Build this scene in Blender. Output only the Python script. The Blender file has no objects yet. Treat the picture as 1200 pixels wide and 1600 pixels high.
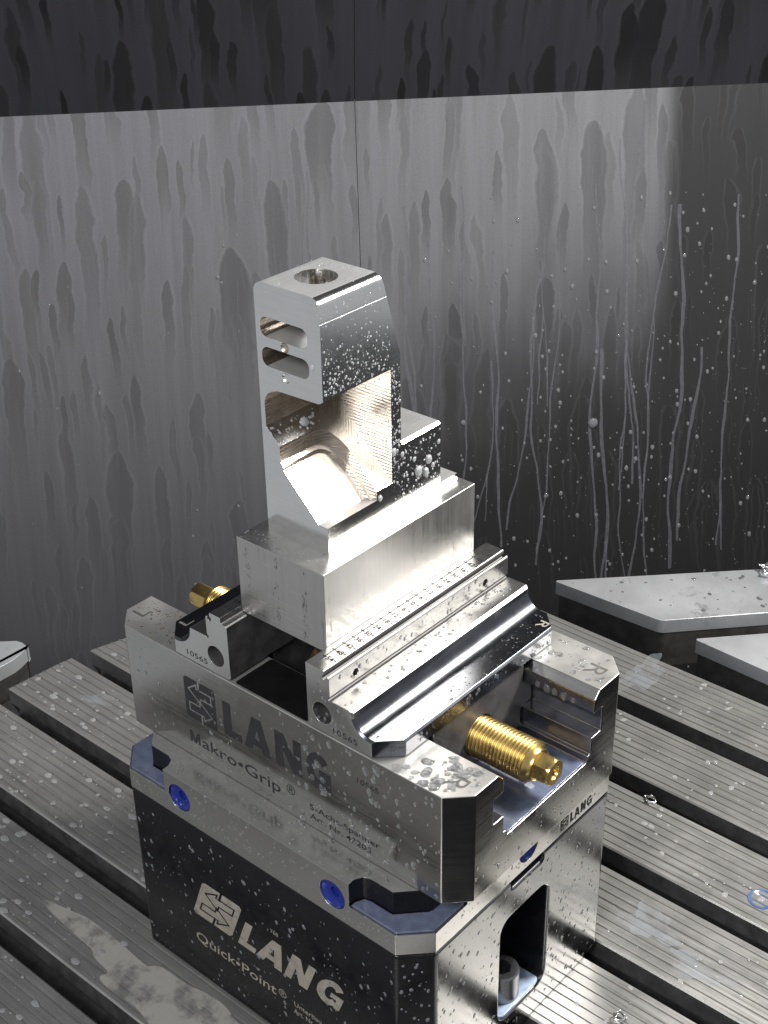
import bpy, bmesh, math, random
from mathutils import Vector, Matrix

random.seed(7)
S = 0.001                      # everything below is laid out in millimetres
scene = bpy.context.scene
COL = scene.collection

# ------------------------------------------------------------------ camera, world, lamps, exposure
cam_d = bpy.data.cameras.new('camera')
cam = bpy.data.objects.new('camera', cam_d)
COL.objects.link(cam)
RIGHT = Vector((0.7596411, 0.6501608, -0.0153733))
DOWN = Vector((0.3107196, -0.3836049, -0.8696555))
FWD = Vector((-0.5713132, 0.6558493, -0.4934197))
rot = Matrix((RIGHT, -DOWN, -FWD)).transposed()
cam.matrix_world = Matrix.Translation(Vector((467.512, -336.683, 560.184)) * S) @ rot.to_4x4()
cam_d.sensor_fit = 'VERTICAL'
cam_d.sensor_height = 36
cam_d.sensor_width = 36
cam_d.lens = 36 * 2197.29 / 1600
cam_d.clip_start = 0.01
cam_d.clip_end = 50
scene.camera = cam

world = bpy.data.worlds.new('World')
scene.world = world
world.use_nodes = True
wb = world.node_tree.nodes['Background']
wb.inputs[0].default_value = (0.93, 0.96, 1.0, 1)
wb.inputs[1].default_value = 0.285

CEN = Vector((105.5, 63.0, 0))            # axis of the round table
UU = Vector((1, 1, 0)).normalized()       # machine axes: along the back wall / into the picture
VV = Vector((-1, 1, 0)).normalized()
def uvz(u, v, z):
    return CEN + UU * u + VV * v + Vector((0, 0, z))

def area(name, pos, target, sx, sy, watts, color=(1, 1, 1), spread=180):
    d = bpy.data.lights.new(name, 'AREA')
    d.shape = 'RECTANGLE'; d.size = sx * S; d.size_y = sy * S
    d.energy = watts; d.color = color; d.spread = math.radians(spread)
    o = bpy.data.objects.new(name, d); COL.objects.link(o)
    o.location = pos * S
    o.rotation_euler = (target - pos).to_track_quat('-Z', 'Y').to_euler()
    return o
# machine work lamp high on the right-hand side, added soft fill in front, unseen
area('work_lamp', uvz(480, 70, 640), uvz(0, 0, 200), 200, 110, 6.2, (1.0, 0.975, 0.93))
area('front_fill', uvz(-480, -820, 1000), uvz(-40, 300, 150), 520, 420, 8, (0.97, 0.98, 1.0))

scene.view_settings.view_transform = 'Standard'
scene.view_settings.look = 'None'
scene.view_settings.exposure = 0.46
scene.view_settings.gamma = 1
scene.view_settings.use_curve_mapping = False
scene.cycles.use_denoising = True
scene.cycles.max_bounces = 10
scene.cycles.glossy_bounces = 6
scene.cycles.transmission_bounces = 8
scene.cycles.transparent_max_bounces = 12
scene.cycles.caustics_reflective = False
scene.cycles.caustics_refractive = False
scene.cycles.sample_clamp_indirect = 6

# ------------------------------------------------------------------ node helpers and materials
class N:
    """tiny expression wrapper around math nodes"""
    def __init__(self, nt, sock): self.nt, self.s = nt, sock
    def _op(self, op, *a):
        n = self.nt.nodes.new('ShaderNodeMath'); n.operation = op
        for i, x in enumerate((self,) + a):
            if isinstance(x, N): self.nt.links.new(x.s, n.inputs[i])
            else: n.inputs[i].default_value = x
        return N(self.nt, n.outputs[0])
    def __add__(s, o): return s._op('ADD', o)
    __radd__ = __add__
    def __sub__(s, o): return s._op('SUBTRACT', o)
    def __rsub__(s, o): return (s * -1) + o
    def __mul__(s, o): return s._op('MULTIPLY', o)
    __rmul__ = __mul__
    def __truediv__(s, o): return s._op('DIVIDE', o)
    def floor(s): return s._op('FLOOR')
    def fract(s): return s._op('FRACT')
    def abs(s): return s._op('ABSOLUTE')
    def pow(s, p): return s._op('POWER', p)
    def min(s, o): return s._op('MINIMUM', o)
    def max(s, o): return s._op('MAXIMUM', o)
    def lt(s, o): return s._op('LESS_THAN', o)
    def clamp(s): return s.max(0.0).min(1.0)
    def step(s, a, b):
        n = s.nt.nodes.new('ShaderNodeMapRange'); n.interpolation_type = 'SMOOTHSTEP'
        for k, x in (('Value', s), ('From Min', a), ('From Max', b)):
            if isinstance(x, N): s.nt.links.new(x.s, n.inputs[k])
            else: n.inputs[k].default_value = x
        return N(s.nt, n.outputs[0])

def new_mat(name):
    m = bpy.data.materials.new(name); m.use_nodes = True
    nt = m.node_tree
    return m, nt, nt.nodes['Principled BSDF']

def tex(nt, kind, vec, **kw):
    n = nt.nodes.new('ShaderNodeTex' + kind)
    for k, v in kw.items():
        if k in n.inputs: n.inputs[k].default_value = v
        else: setattr(n, k, v)
    if vec is not None: nt.links.new(vec, n.inputs['Vector'])
    return n

def mapping(nt, scale=(1, 1, 1), coord='Object'):
    tc = nt.nodes.new('ShaderNodeTexCoord')
    mp = nt.nodes.new('ShaderNodeMapping')
    mp.inputs['Scale'].default_value = scale
    nt.links.new(tc.outputs[coord], mp.inputs['Vector'])
    return mp.outputs[0]

def ramp(nt, fac, stops):
    r = nt.nodes.new('ShaderNodeValToRGB')
    r.color_ramp.elements[0].position, r.color_ramp.elements[0].color = stops[0][0], (*stops[0][1], 1)
    r.color_ramp.elements[1].position, r.color_ramp.elements[1].color = stops[-1][0], (*stops[-1][1], 1)
    for p, c in stops[1:-1]:
        e = r.color_ramp.elements.new(p); e.color = (*c, 1)
    nt.links.new(fac, r.inputs[0])
    return r.outputs[0]

def metal(name, base, rough, metallic=1.0, var=0.12, rvar=0.10, scale=60, streak=None, bump=0.0, bump_scale=900, dark=None):
    """machined metal: cloudy colour and gloss changes, optional directional grain, fine relief"""
    m, nt, p = new_mat(name)
    v = mapping(nt)
    n1 = tex(nt, 'Noise', v, Scale=scale, Detail=6.0, Roughness=0.6)
    f = N(nt, n1.outputs['Fac'])
    if streak:
        vs = mapping(nt, streak)
        n2 = tex(nt, 'Noise', vs, Scale=1.0, Detail=4.0, Roughness=0.7)
        g = N(nt, n2.outputs['Fac'])
        f = f * 0.45 + g * 0.55
    lo = tuple(c * (1 - var) for c in base); hi = tuple(min(1, c * (1 + var)) for c in base)
    col = ramp(nt, f.s, [(0.3, lo), (0.7, hi)])
    if dark:
        n3 = tex(nt, 'Noise', mapping(nt, dark[0]), Scale=1.0, Detail=5.0, Roughness=0.65)
        k = N(nt, n3.outputs['Fac']).step(dark[1], dark[1] + 0.08)
        mx = nt.nodes.new('ShaderNodeMixRGB')
        nt.links.new(k.s, mx.inputs[0]); nt.links.new(col, mx.inputs[1])
        mx.inputs[2].default_value = (*[c * dark[2] for c in base], 1)
        col = mx.outputs[0]
    nt.links.new(col, p.inputs['Base Color'])
    r = f.step(0.3, 0.7) * (2 * rvar) + (rough - rvar)
    nt.links.new(r.max(0.03).s, p.inputs['Roughness'])
    p.inputs['Metallic'].default_value = metallic
    if bump:
        b = nt.nodes.new('ShaderNodeBump'); b.inputs['Strength'].default_value = 1.0
        b.inputs['Distance'].default_value = bump * S
        n4 = tex(nt, 'Noise', mapping(nt, streak) if streak else v, Scale=1.0 if streak else bump_scale, Detail=4.0)
        nt.links.new(n4.outputs['Fac'], b.inputs['Height'])
        nt.links.new(b.outputs[0], p.inputs['Normal'])
    return m

def plain(name, base, rough, metallic=0.0, **kw):
    m, nt, p = new_mat(name)
    n = tex(nt, 'Noise', mapping(nt), Scale=250.0, Detail=5.0)
    col = ramp(nt, n.outputs['Fac'], [(0.3, tuple(c * 0.8 for c in base)), (0.7, tuple(min(1, c * 1.15) for c in base))])
    nt.links.new(col, p.inputs['Base Color'])
    p.inputs['Roughness'].default_value = rough
    p.inputs['Metallic'].default_value = metallic
    for k, v in kw.items(): p.inputs[k.replace('_', ' ')].default_value = v
    return m

M = {}
M['steel'] = metal('ground_steel', (0.51, 0.50, 0.48), 0.16, 1.0, 0.12, 0.05, 45, streak=(30, 30, 600), bump=0.003)
M['steel_top'] = metal('ground_rail_steel', (0.60, 0.585, 0.56), 0.42, 0.78, 0.08, 0.06, 45, bump=0.004)
M['riser_end'] = metal('dull_ground_steel', (0.29, 0.29, 0.29), 0.20, 1.0, 0.12, 0.06, 40, bump=0.004)
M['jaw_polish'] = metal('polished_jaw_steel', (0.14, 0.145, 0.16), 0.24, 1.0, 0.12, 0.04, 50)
M['jaw_matt'] = metal('matt_jaw_steel', (0.29, 0.287, 0.28), 0.36, 0.97, 0.08, 0.06, 45, bump=0.004)
M['steel_bright'] = metal('jaw_steel', (0.64, 0.63, 0.61), 0.20, 0.95, 0.08, 0.06, 60, bump=0.003)
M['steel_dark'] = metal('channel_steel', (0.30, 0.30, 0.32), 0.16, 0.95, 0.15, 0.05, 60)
M['alu'] = metal('milled_aluminium', (0.88, 0.88, 0.87), 0.14, 0.985, 0.06, 0.04, 70, streak=(60, 900, 900), bump=0.002)
M['alu_matt'] = metal('face_milled_aluminium', (0.90, 0.90, 0.89), 0.36, 0.75, 0.05, 0.05, 70, streak=(500, 60, 60), bump=0.002)
M['alu_pocket'] = metal('scalloped_aluminium', (0.52, 0.445, 0.365), 0.28, 0.92, 0.18, 0.06, 90, streak=(40, 40, 1100))  # pocket shade and warm reflections put into a browner base colour
_nt = M['alu_pocket'].node_tree                      # cutter ridges left by the ball-nose passes
_w = tex(_nt, 'Wave', mapping(_nt), Scale=205.0, Distortion=1.2, Detail=2.0, bands_direction='Z')
_b = _nt.nodes.new('ShaderNodeBump'); _b.inputs['Distance'].default_value = 0.03 * S
_nt.links.new(_w.outputs['Fac'], _b.inputs['Height']); _nt.links.new(_b.outputs[0], _nt.nodes['Principled BSDF'].inputs['Normal'])
M['stock'] = metal('extruded_aluminium', (0.52, 0.508, 0.488), 0.38, 0.92, 0.10, 0.06, 60, streak=(500, 500, 12), bump=0.006,
                   dark=((260, 260, 40), 0.62, 0.5))
M['black'] = metal('black_anodised', (0.010, 0.010, 0.012), 0.24, 0.2, 0.25, 0.07, 90, bump=0.004)
M['black'].node_tree.nodes['Principled BSDF'].inputs['Specular IOR Level'].default_value = 0.3
M['gold'] = metal('titanium_nitride_gold', (0.70, 0.51, 0.19), 0.30, 1.0, 0.10, 0.05, 120)
M['table'] = metal('table_iron', (0.37, 0.363, 0.348), 0.34, 0.62, 0.22, 0.10, 35, streak=(18, 500, 500), bump=0.01,
                   dark=((120, 120, 120), 0.66, 0.6))
M['slot'] = metal('slot_iron', (0.11, 0.105, 0.105), 0.45, 0.4, 0.3, 0.10, 120)
M['slab'] = metal('cover_plate_steel', (0.56, 0.57, 0.59), 0.34, 0.5, 0.15, 0.10, 18, bump=0.01, dark=((60, 60, 60), 0.6, 0.75))
M['slab_edge'] = metal('cover_plate_side', (0.06, 0.058, 0.056), 0.5, 0.2, 0.3, 0.1, 80)  # black plate sides: their shadow is put into the colour
M['blue'] = plain('blue_plug', (0.02, 0.04, 0.30), 0.22, 0.4)
M['bolt'] = metal('bolt_steel', (0.25, 0.25, 0.27), 0.3, 0.9)
M['print_dark'] = plain('laser_marking', (0.030, 0.029, 0.031), 0.75, 0.0, Specular_IOR_Level=0.25)
M['print_light'] = plain('laser_marking_bare', (0.50, 0.46, 0.39), 0.45, 0.5)
M['print_grey'] = plain('engraved_letter', (0.16, 0.155, 0.15), 0.55, 0.6)
M['pool'] = plain('coolant_pool', (0.13, 0.15, 0.22), 0.06, 0.0, IOR=1.4, Specular_IOR_Level=0.9)  # bluish reflection on the coolant put into its base colour
M['floor'] = plain('machine_bed', (0.012, 0.012, 0.013), 0.7, 0.0, Specular_IOR_Level=0.2)
M['chip'] = metal('aluminium_chip', (0.8, 0.8, 0.8), 0.2, 1.0)

def water(name, milk, alpha_like):
    m, nt, p = new_mat(name)
    p.inputs['Base Color'].default_value = (*milk, 1)
    p.inputs['Roughness'].default_value = 0.05
    p.inputs['IOR'].default_value = 1.34
    p.inputs['Transmission Weight'].default_value = alpha_like
    return m
M['drop'] = water('clear_droplet', (0.93, 0.95, 0.97), 0.9)
M['milk'] = water('milky_droplet', (0.92, 0.93, 0.95), 0.65)

def film(name, col, alpha, rough=0.2, sc=140.0, lo=0.3, hi=0.62):
    m, nt, p = new_mat(name)
    p.inputs['Base Color'].default_value = (*col, 1)
    p.inputs['Roughness'].default_value = rough
    n = tex(nt, 'Noise', mapping(nt), Scale=sc, Detail=5.0, Roughness=0.6)
    a = N(nt, n.outputs['Fac']).step(lo, hi) * alpha
    nt.links.new(a.s, p.inputs['Alpha'])
    return m
M['film'] = film('milky_film', (0.60, 0.57, 0.52), 0.55, 0.2, 50.0, 0.36, 0.55)
M['film_blue'] = film('bluish_film', (0.50, 0.54, 0.60), 0.26, 0.06, 60.0)
M['rivulet'] = plain('dried_trickle', (0.20, 0.20, 0.225), 0.4, 0.0, Alpha=0.38)
M['wall_drop'] = water('grey_droplet', (0.62, 0.63, 0.66), 0.75)
M['spot'] = water('milky_spot', (0.88, 0.88, 0.88), 0.68)

def wall_material(name, base_lo, base_hi, seed, dens, strength, zoned=False):
    """dark sheet metal under a grey coolant haze; tongues where the haze has been rinsed off run down it"""
    m, nt, p = new_mat(name)
    tc = nt.nodes.new('ShaderNodeTexCoord')
    nz = tex(nt, 'Noise', tc.outputs['UV'], Scale=38.0, Detail=3.0)
    sep = nt.nodes.new('ShaderNodeSeparateXYZ'); nt.links.new(tc.outputs['UV'], sep.inputs[0])
    nz2 = tex(nt, 'Noise', tc.outputs['UV'], Scale=150.0, Detail=3.0)
    nz3 = tex(nt, 'Noise', mapping(nt, (16, 5, 1), 'UV'), Scale=1.0, Detail=2.0)
    wob = (N(nt, nz3.outputs['Fac']) - 0.5) * 0.03 + (N(nt, nz.outputs['Fac']) - 0.5) * 0.010 + (N(nt, nz2.outputs['Fac']) - 0.5) * 0.0015
    u = N(nt, sep.outputs[0]) + wob
    v = N(nt, sep.outputs[1])
    clear = None; rim = None
    for i, (w, h, d) in enumerate(((0.026, 0.14, 0.72 * dens), (0.019, 0.11, 0.62 * dens), (0.036, 0.21, 0.6 * dens), (0.012, 0.08, 0.42 * dens))):
        ui = u / w + (i * 13.37 + seed)
        ci = ui.floor(); fu = ui.fract()
        wn1 = nt.nodes.new('ShaderNodeTexWhiteNoise'); wn1.noise_dimensions = '1D'
        nt.links.new((ci + seed * 3.1).s, wn1.inputs['W'])
        vj = v / h + N(nt, wn1.outputs['Value']) * 7.0
        cj = vj.floor(); fv = vj.fract()
        cb = nt.nodes.new('ShaderNodeCombineXYZ')
        nt.links.new(ci.s, cb.inputs[0]); nt.links.new(cj.s, cb.inputs[1]); cb.inputs[2].default_value = seed + i
        wn = nt.nodes.new('ShaderNodeTexWhiteNoise'); wn.noise_dimensions = '3D'
        nt.links.new(cb.outputs[0], wn.inputs['Vector'])
        sc = nt.nodes.new('ShaderNodeSeparateXYZ'); nt.links.new(wn.outputs['Color'], sc.inputs[0])
        r, g, b = (N(nt, sc.outputs[k]) for k in range(3))
        top = 0.62 + 0.34 * g
        t = (top - fv) / top
        hw = (g * 0.17 + b * 0.14 + 0.06)
        cen = 0.5 + (b - 0.5) * 0.3
        prof = (t.max(0.0) * 7.0).min(1.0).pow(0.5) * (1.0 - t.clamp() * 0.35)
        dist = (fu - cen).abs() - hw * prof
        e = 0.035
        inside = 1.0 - dist.step(-e, e)
        fade = 1.0 - t.step(0.2, 0.9)
        on = r.lt(d) * (t * -1.0).lt(0.0)
        mk = inside * fade * on * (b * 0.65 + 0.35)
        rm = (1.0 - (dist - e).abs().step(0.0, 0.07)) * fade * on * (1.0 - inside)
        clear = mk if clear is None else clear.max(mk)
        rim = rm if rim is None else rim.max(rm)
    sv = mapping(nt, (90, 2.5, 1), 'UV')
    st = tex(nt, 'Noise', sv, Scale=1.0, Detail=4.0, Roughness=0.6)
    fine = tex(nt, 'Noise', tc.outputs['UV'], Scale=600.0, Detail=2.0)
    haze = N(nt, st.outputs['Fac']).step(0.2, 0.8) * 0.22 + 0.72 + (N(nt, fine.outputs['Fac']) - 0.5) * 0.25
    if zoned:
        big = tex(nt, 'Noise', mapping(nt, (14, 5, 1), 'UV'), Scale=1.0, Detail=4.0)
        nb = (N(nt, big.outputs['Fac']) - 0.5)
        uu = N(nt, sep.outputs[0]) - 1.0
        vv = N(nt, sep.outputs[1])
        keep = (1.0 - (uu + nb * 0.012).step(0.268, 0.292)) * (vv - uu * 0.55 + nb * 0.22).step(0.33, 0.56).max(1.0 - (uu + nb * 0.1).step(-0.02, 0.09))  # haze washed off at lower right, and thinner beyond an upright edge
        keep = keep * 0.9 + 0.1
        haze = haze * keep * (vv.step(0.10, 0.80) * 0.78 + 0.22)  # shade of the lower wall put into the colour, darker downward
    if zoned: clear = clear * (N(nt, sep.outputs[1]).step(0.25, 0.62) * 0.75 + 0.25)
    haze = (haze * (1.0 - clear * strength) + rim * 0.07).clamp()
    col = ramp(nt, haze.s, [(0.0, base_lo), (1.0, base_hi)])
    nt.links.new(col, p.inputs['Base Color'])
    nt.links.new((haze * 0.06 + 0.54).s, p.inputs['Roughness'])
    p.inputs['Metallic'].default_value = 0.12; p.inputs['Specular IOR Level'].default_value = 0.3
    return m
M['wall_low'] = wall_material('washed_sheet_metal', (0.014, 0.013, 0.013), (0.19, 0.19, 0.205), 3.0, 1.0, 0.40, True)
M['wall_up'] = wall_material('washed_sheet_metal_upper_shade', (0.003, 0.003, 0.0035), (0.034, 0.034, 0.041), 11.0, 1.0, 0.85)  # same sheet, darker: shade of the overhanging panel put into the colour

# ------------------------------------------------------------------ mesh helpers (millimetres)
BASE = {}
def thing(name, label, cat, base, group=None, kind=None):
    o = bpy.data.objects.new(name, None); COL.objects.link(o)
    o.empty_display_size = 0.01
    o.location = Vector(base) * S
    BASE[o.name] = Vector(base)
    tag(o, label, cat, group, kind)
    return o
def tag(o, label=None, cat=None, group=None, kind=None):
    if label: o['label'] = label
    if cat: o['category'] = cat
    if group: o['group'] = group
    if kind: o['kind'] = kind
    return o
def root_base(o):
    while o is not None:
        if o.name in BASE: return BASE[o.name]
        o = o.parent
    return Vector((0, 0, 0))

def link(name, bm, mat, parent=None, bevel=0.0, angle=32, seg=2, mats=None, base=None):
    """bm in world millimetres -> object; a part keeps the origin of its thing"""
    off = root_base(parent) if parent is not None else Vector(base or (0, 0, 0))
    me = bpy.data.meshes.new(name)
    bmesh.ops.recalc_face_normals(bm, faces=bm.faces[:]) if mats != 'keep' else None
    bm.to_mesh(me); bm.free()
    me.transform(Matrix.Scale(S, 4) @ Matrix.Translation(-off))
    if mat: me.materials.append(mat)
    for p in me.polygons: p.use_smooth = True
    me.set_sharp_from_angle(angle=math.radians(angle))
    o = bpy.data.objects.new(name, me); COL.objects.link(o)
    if parent is not None: o.parent = parent
    else: o.location = off * S; BASE[o.name] = off
    if bevel:
        md = o.modifiers.new('edge', 'BEVEL'); md.width = bevel * S; md.segments = seg
        md.limit_method = 'ANGLE'; md.angle_limit = math.radians(35); md.harden_normals = True
        md.miter_outer = 'MITER_ARC'
    return o

def prism(poly, axis, a, b):
    bm = bmesh.new()
    def P(p, t):
        if axis == 'x': return (t, p[0], p[1])
        if axis == 'y': return (p[0], t, p[1])
        return (p[0], p[1], t)
    v0 = [bm.verts.new(P(p, a)) for p in poly]; v1 = [bm.verts.new(P(p, b)) for p in poly]
    bm.faces.new(v0); bm.faces.new(list(reversed(v1)))
    n = len(poly)
    for i in range(n):
        bm.faces.new((v0[i], v1[i], v1[(i + 1) % n], v0[(i + 1) % n]))
    bmesh.ops.recalc_face_normals(bm, faces=bm.faces[:])
    return bm
def box(x0, x1, y0, y1, z0, z1):
    return prism([(x0, y0), (x1, y0), (x1, y1), (x0, y1)], 'z', z0, z1)
def rrect(x0, x1, y0, y1, r, n=5):
    pts = []
    for cx, cy, a0 in ((x1 - r, y1 - r, 0), (x0 + r, y1 - r, 90), (x0 + r, y0 + r, 180), (x1 - r, y0 + r, 270)):
        for i in range(n + 1):
            a = math.radians(a0 + 90 * i / n); pts.append((cx + r * math.cos(a), cy + r * math.sin(a)))
    return pts
def circle(cx, cy, r, n=40):
    return [(cx + r * math.cos(2 * math.pi * i / n), cy + r * math.sin(2 * math.pi * i / n)) for i in range(n)]

def boolean(bm, cutters, op='DIFFERENCE'):
    def tmp(b):
        me = bpy.data.meshes.new('tmp'); b.to_mesh(me); b.free()
        o = bpy.data.objects.new('tmp', me); COL.objects.link(o); return o
    a = tmp(bm)
    cs = [tmp(c) for c in cutters]
    for c in cs:
        md = a.modifiers.new('b', 'BOOLEAN'); md.operation = op; md.solver = 'EXACT'; md.object = c
    dg = bpy.context.evaluated_depsgraph_get()
    me = bpy.data.meshes.new_from_object(a.evaluated_get(dg))
    out = bmesh.new(); out.from_mesh(me)
    for o in [a] + cs:
        m_ = o.data; bpy.data.objects.remove(o); bpy.data.meshes.remove(m_)
    bpy.data.meshes.remove(me)
    bmesh.ops.remove_doubles(out, verts=out.verts[:], dist=1e-4)
    bmesh.ops.dissolve_degenerate(out, dist=1e-4, edges=out.edges[:])
    return out

def lathe(profile, origin, axis, n=40, cap=True):
    """profile: (distance along axis, radius)"""
    ax = Vector(axis).normalized()
    t = Vector((0, 0, 1)) if abs(ax.z) < 0.9 else Vector((1, 0, 0))
    e1 = ax.cross(t).normalized(); e2 = ax.cross(e1)
    bm = bmesh.new(); rings = []
    for d, r in profile:
        c = Vector(origin) + ax * d
        if r < 1e-6: rings.append([bm.verts.new(c)]); continue
        rings.append([bm.verts.new(c + (e1 * math.cos(2 * math.pi * i / n) + e2 * math.sin(2 * math.pi * i / n)) * r) for i in range(n)])
    for A, B in zip(rings, rings[1:]):
        for i in range(n):
            j = (i + 1) % n
            if len(A) == 1 and len(B) == 1: continue
            if len(A) == 1: bm.faces.new((A[0], B[i], B[j]))
            elif len(B) == 1: bm.faces.new((A[i], B[0], A[j]))
            else: bm.faces.new((A[i], B[i], B[j], A[j]))
    for R in (rings[0], rings[-1]):
        if cap and len(R) > 1: bm.faces.new(R)
    bmesh.ops.recalc_face_normals(bm, faces=bm.faces[:])
    return bm
def merge(*bms):
    out = bmesh.new()
    for b in bms:
        me = bpy.data.meshes.new('t'); b.to_mesh(me); b.free(); out.from_mesh(me); bpy.data.meshes.remove(me)
    return out

# ------------------------------------------------------------------ flat lettering
def font_mesh(body, bold=0.0):
    c = bpy.data.curves.new('t', 'FONT'); c.body = body; c.offset = bold; c.resolution_u = 3
    o = bpy.data.objects.new('t', c); COL.objects.link(o)
    dg = bpy.context.evaluated_depsgraph_get()
    me = bpy.data.meshes.new_from_object(o.evaluated_get(dg))
    bpy.data.objects.remove(o); bpy.data.curves.remove(c)
    vs = [(v.co.x, v.co.y) for v in me.vertices]; fs = [tuple(p.vertices) for p in me.polygons]
    bpy.data.meshes.remove(me)
    return vs, fs
class Flat:
    """flat shapes laid on a plane: origin o, reading direction ex, letter-up direction ey"""
    def __init__(self, o, ex, ey, lift=0.05):
        self.o, self.ex, self.ey = Vector(o), Vector(ex).normalized(), Vector(ey).normalized()
        self.n = self.ex.cross(self.ey); self.lift = lift; self.bm = bmesh.new(); self.k = 0
    def pt(self, x, y, l): return self.o + self.ex * x + self.ey * y + self.n * l
    def poly(self, pts, l=None):
        self.k += 1
        l = (self.lift + 0.002 * (self.k % 12)) if l is None else l
        self.bm.faces.new([self.bm.verts.new(self.pt(x, y, l)) for x, y in pts])
    def text(self, body, x, y, h, w=None, bold=0.0, shear=0.0, centre=False):
        vs, fs = font_mesh(body, bold)
        if not vs: return
        xs = [a for a, b in vs]; sy = h / 0.73; sx = sy
        if w: sx = w / (max(xs) - min(xs))
        x0 = min(xs) if not centre else (min(xs) + max(xs)) / 2
        vv = [self.bm.verts.new(self.pt(x + (a - x0) * sx + shear * b * sy, y + b * sy, self.lift)) for a, b in vs]
        for f in fs:
            try: self.bm.faces.new([vv[i] for i in f])
            except ValueError: pass
    def line(self, pts, w, closed=False, l=None):
        n = len(pts)
        for i in range(n if closed else n - 1):
            a = Vector(pts[i]); b = Vector(pts[(i + 1) % n]); d = (b - a).normalized(); q = Vector((-d.y, d.x)) * (w / 2)
            a = a - d * w / 2; b = b + d * w / 2
            self.poly([a + q, a - q, b - q, b + q], l)
    def make(self, name, mat, parent):
        for f in self.bm.faces:
            f.normal_update()
            if f.normal.dot(self.n) < 0: f.normal_flip()
        return link(name, self.bm, mat, parent, mats='keep')

def lang_letters(F, x, y, h, spans, shear=0.0):
    """heavy block capitals; spans gives the left and right edge of each"""
    def T(pts, a, b, n): F.poly([(x + a + px * (b - a) + shear * py * h, y + py * h) for px, py in pts])
    a, b = spans[0]; w = 0.27 * h / (b - a)
    T([(0, 0), (1, 0), (1, .22), (w, .22), (w, 1), (0, 1)], a, b, 1)
    a, b = spans[1]
    T([(0, 0), (.29, 0), (.60, 1), (.33, 1)], a, b, 1); T([(.71, 0), (1, 0), (.67, 1), (.40, 1)], a, b, 1)
    T([(.28, .18), (.72, .18), (.66, .38), (.34, .38)], a, b, 1)
    a, b = spans[2]; w = 0.25 * h / (b - a)
    T([(0, 0), (w, 0), (w, 1), (0, 1)], a, b, 1); T([(1 - w, 0), (1, 0), (1, 1), (1 - w, 1)], a, b, 1)
    T([(0, 1), (w * 1.15, 1), (1, 0), (1 - w * 1.15, 0)], a, b, 1)
    a, b = spans[3]
    seg = 22; prev = None
    for i in range(seg + 1):
        t = math.radians(38 + (318 - 38) * i / seg)
        o_ = (.5 + .5 * math.cos(t), .5 + .5 * math.sin(t)); q = (.5 + .20 * math.cos(t), .5 + .27 * math.sin(t))
        if prev: T([prev[0], o_, q, prev[1]], a, b, 1)
        prev = (o_, q)
    T([(.52, .36), (1, .36), (1, .54), (.52, .54)], a, b, 1)
    T([(.78, 0.02), (1, 0.02), (1, .40), (.78, .40)], a, b, 1)

ARROW = [(.14, .73), (.40, .90), (.40, .80), (.86, .80), (.86, .60), (.52, .60), (.52, .47)]
def logo(F, G, x, y, w, h, shear=0.0, lw=0.7):
    T = lambda px, py: (x + px * w + shear * py * h, y + py * h)
    F.poly([T(*p) for p in [(.06, 0), (.94, 0), (1, .06), (1, .94), (.94, 1), (.06, 1), (0, .94), (0, .06)]], 0.03)
    for A in (ARROW, [(1 - px, 1 - py) for px, py in ARROW]):
        G.line([T(*p) for p in A], lw, True)
    G.line([T(.48, .80), T(.48, 1.0)], lw * 1.5); G.line([T(.52, .20), T(.52, .0)], lw * 1.5)

# ------------------------------------------------------------------ the setting: back wall, bed
def wall_panel(name, u0, u1, p_low, p_high, mat, parent):
    """p_low / p_high: functions of u -> (v, z)"""
    bm = bmesh.new(); uvl = bm.loops.layers.uv.new('UVMap')
    n = 6; rows = 8
    for k in range(2):
        pass
    def P(u, t):
        a = p_low(u); b = p_high(u)
        return uvz(u, a[0] + (b[0] - a[0]) * t, a[1] + (b[1] - a[1]) * t)
    g = [[bm.verts.new(P(u0 + (u1 - u0) * i / n, j / rows)) for j in range(rows + 1)] for i in range(n + 1)]
    H = (Vector(p_high(0)) - Vector(p_low(0))).length
    for i in range(n):
        for j in range(rows):
            f = bm.faces.new((g[i][j], g[i + 1][j], g[i + 1][j + 1], g[i][j + 1]))
            for lp, (a, b) in zip(f.loops, ((i, j), (i + 1, j), (i + 1, j + 1), (i, j + 1))):
                lp[uvl].uv = ((u0 + (u1 - u0) * a / n + 1000) * S, (H * b / rows + (600 if 'up' in mat.name else 0)) * S)
    for f in bm.faces: f.normal_update()
    o = link(name, bm, mat, parent, mats='keep')
    for p in o.data.polygons: p.use_smooth = False
    md = o.modifiers.new('sheet', 'SOLIDIFY'); md.thickness = 0.002; md.offset = -1
    return o
VC, TILT = 560.0, math.radians(11.5)
def crease(u): return (VC, 300.5 + 0.0099 * u)
def w_bot(u): return (VC - math.tan(TILT) * 720, -420)
def w_top(u): return (VC - 300, 1150 + 0.0099 * u)
wall = bpy.data.objects.new('back_wall', None); COL.objects.link(wall); wall.location = uvz(0, VC, -420) * S
BASE[wall.name] = uvz(0, VC, -420)
tag(wall, 'dark sheet metal machine wall streaked with coolant behind the vise', 'wall', kind='structure')
SEAM = 32.0
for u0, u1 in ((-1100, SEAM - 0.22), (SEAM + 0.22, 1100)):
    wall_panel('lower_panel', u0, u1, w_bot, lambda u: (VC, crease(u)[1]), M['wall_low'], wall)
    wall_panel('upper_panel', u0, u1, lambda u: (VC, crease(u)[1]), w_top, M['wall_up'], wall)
wall_panel('seam_strip', SEAM - 6, SEAM + 6, lambda u: (w_bot(u)[0] + 3, w_bot(u)[1]), lambda u: (VC + 3, crease(u)[1]), M['slot'], wall)
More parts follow.
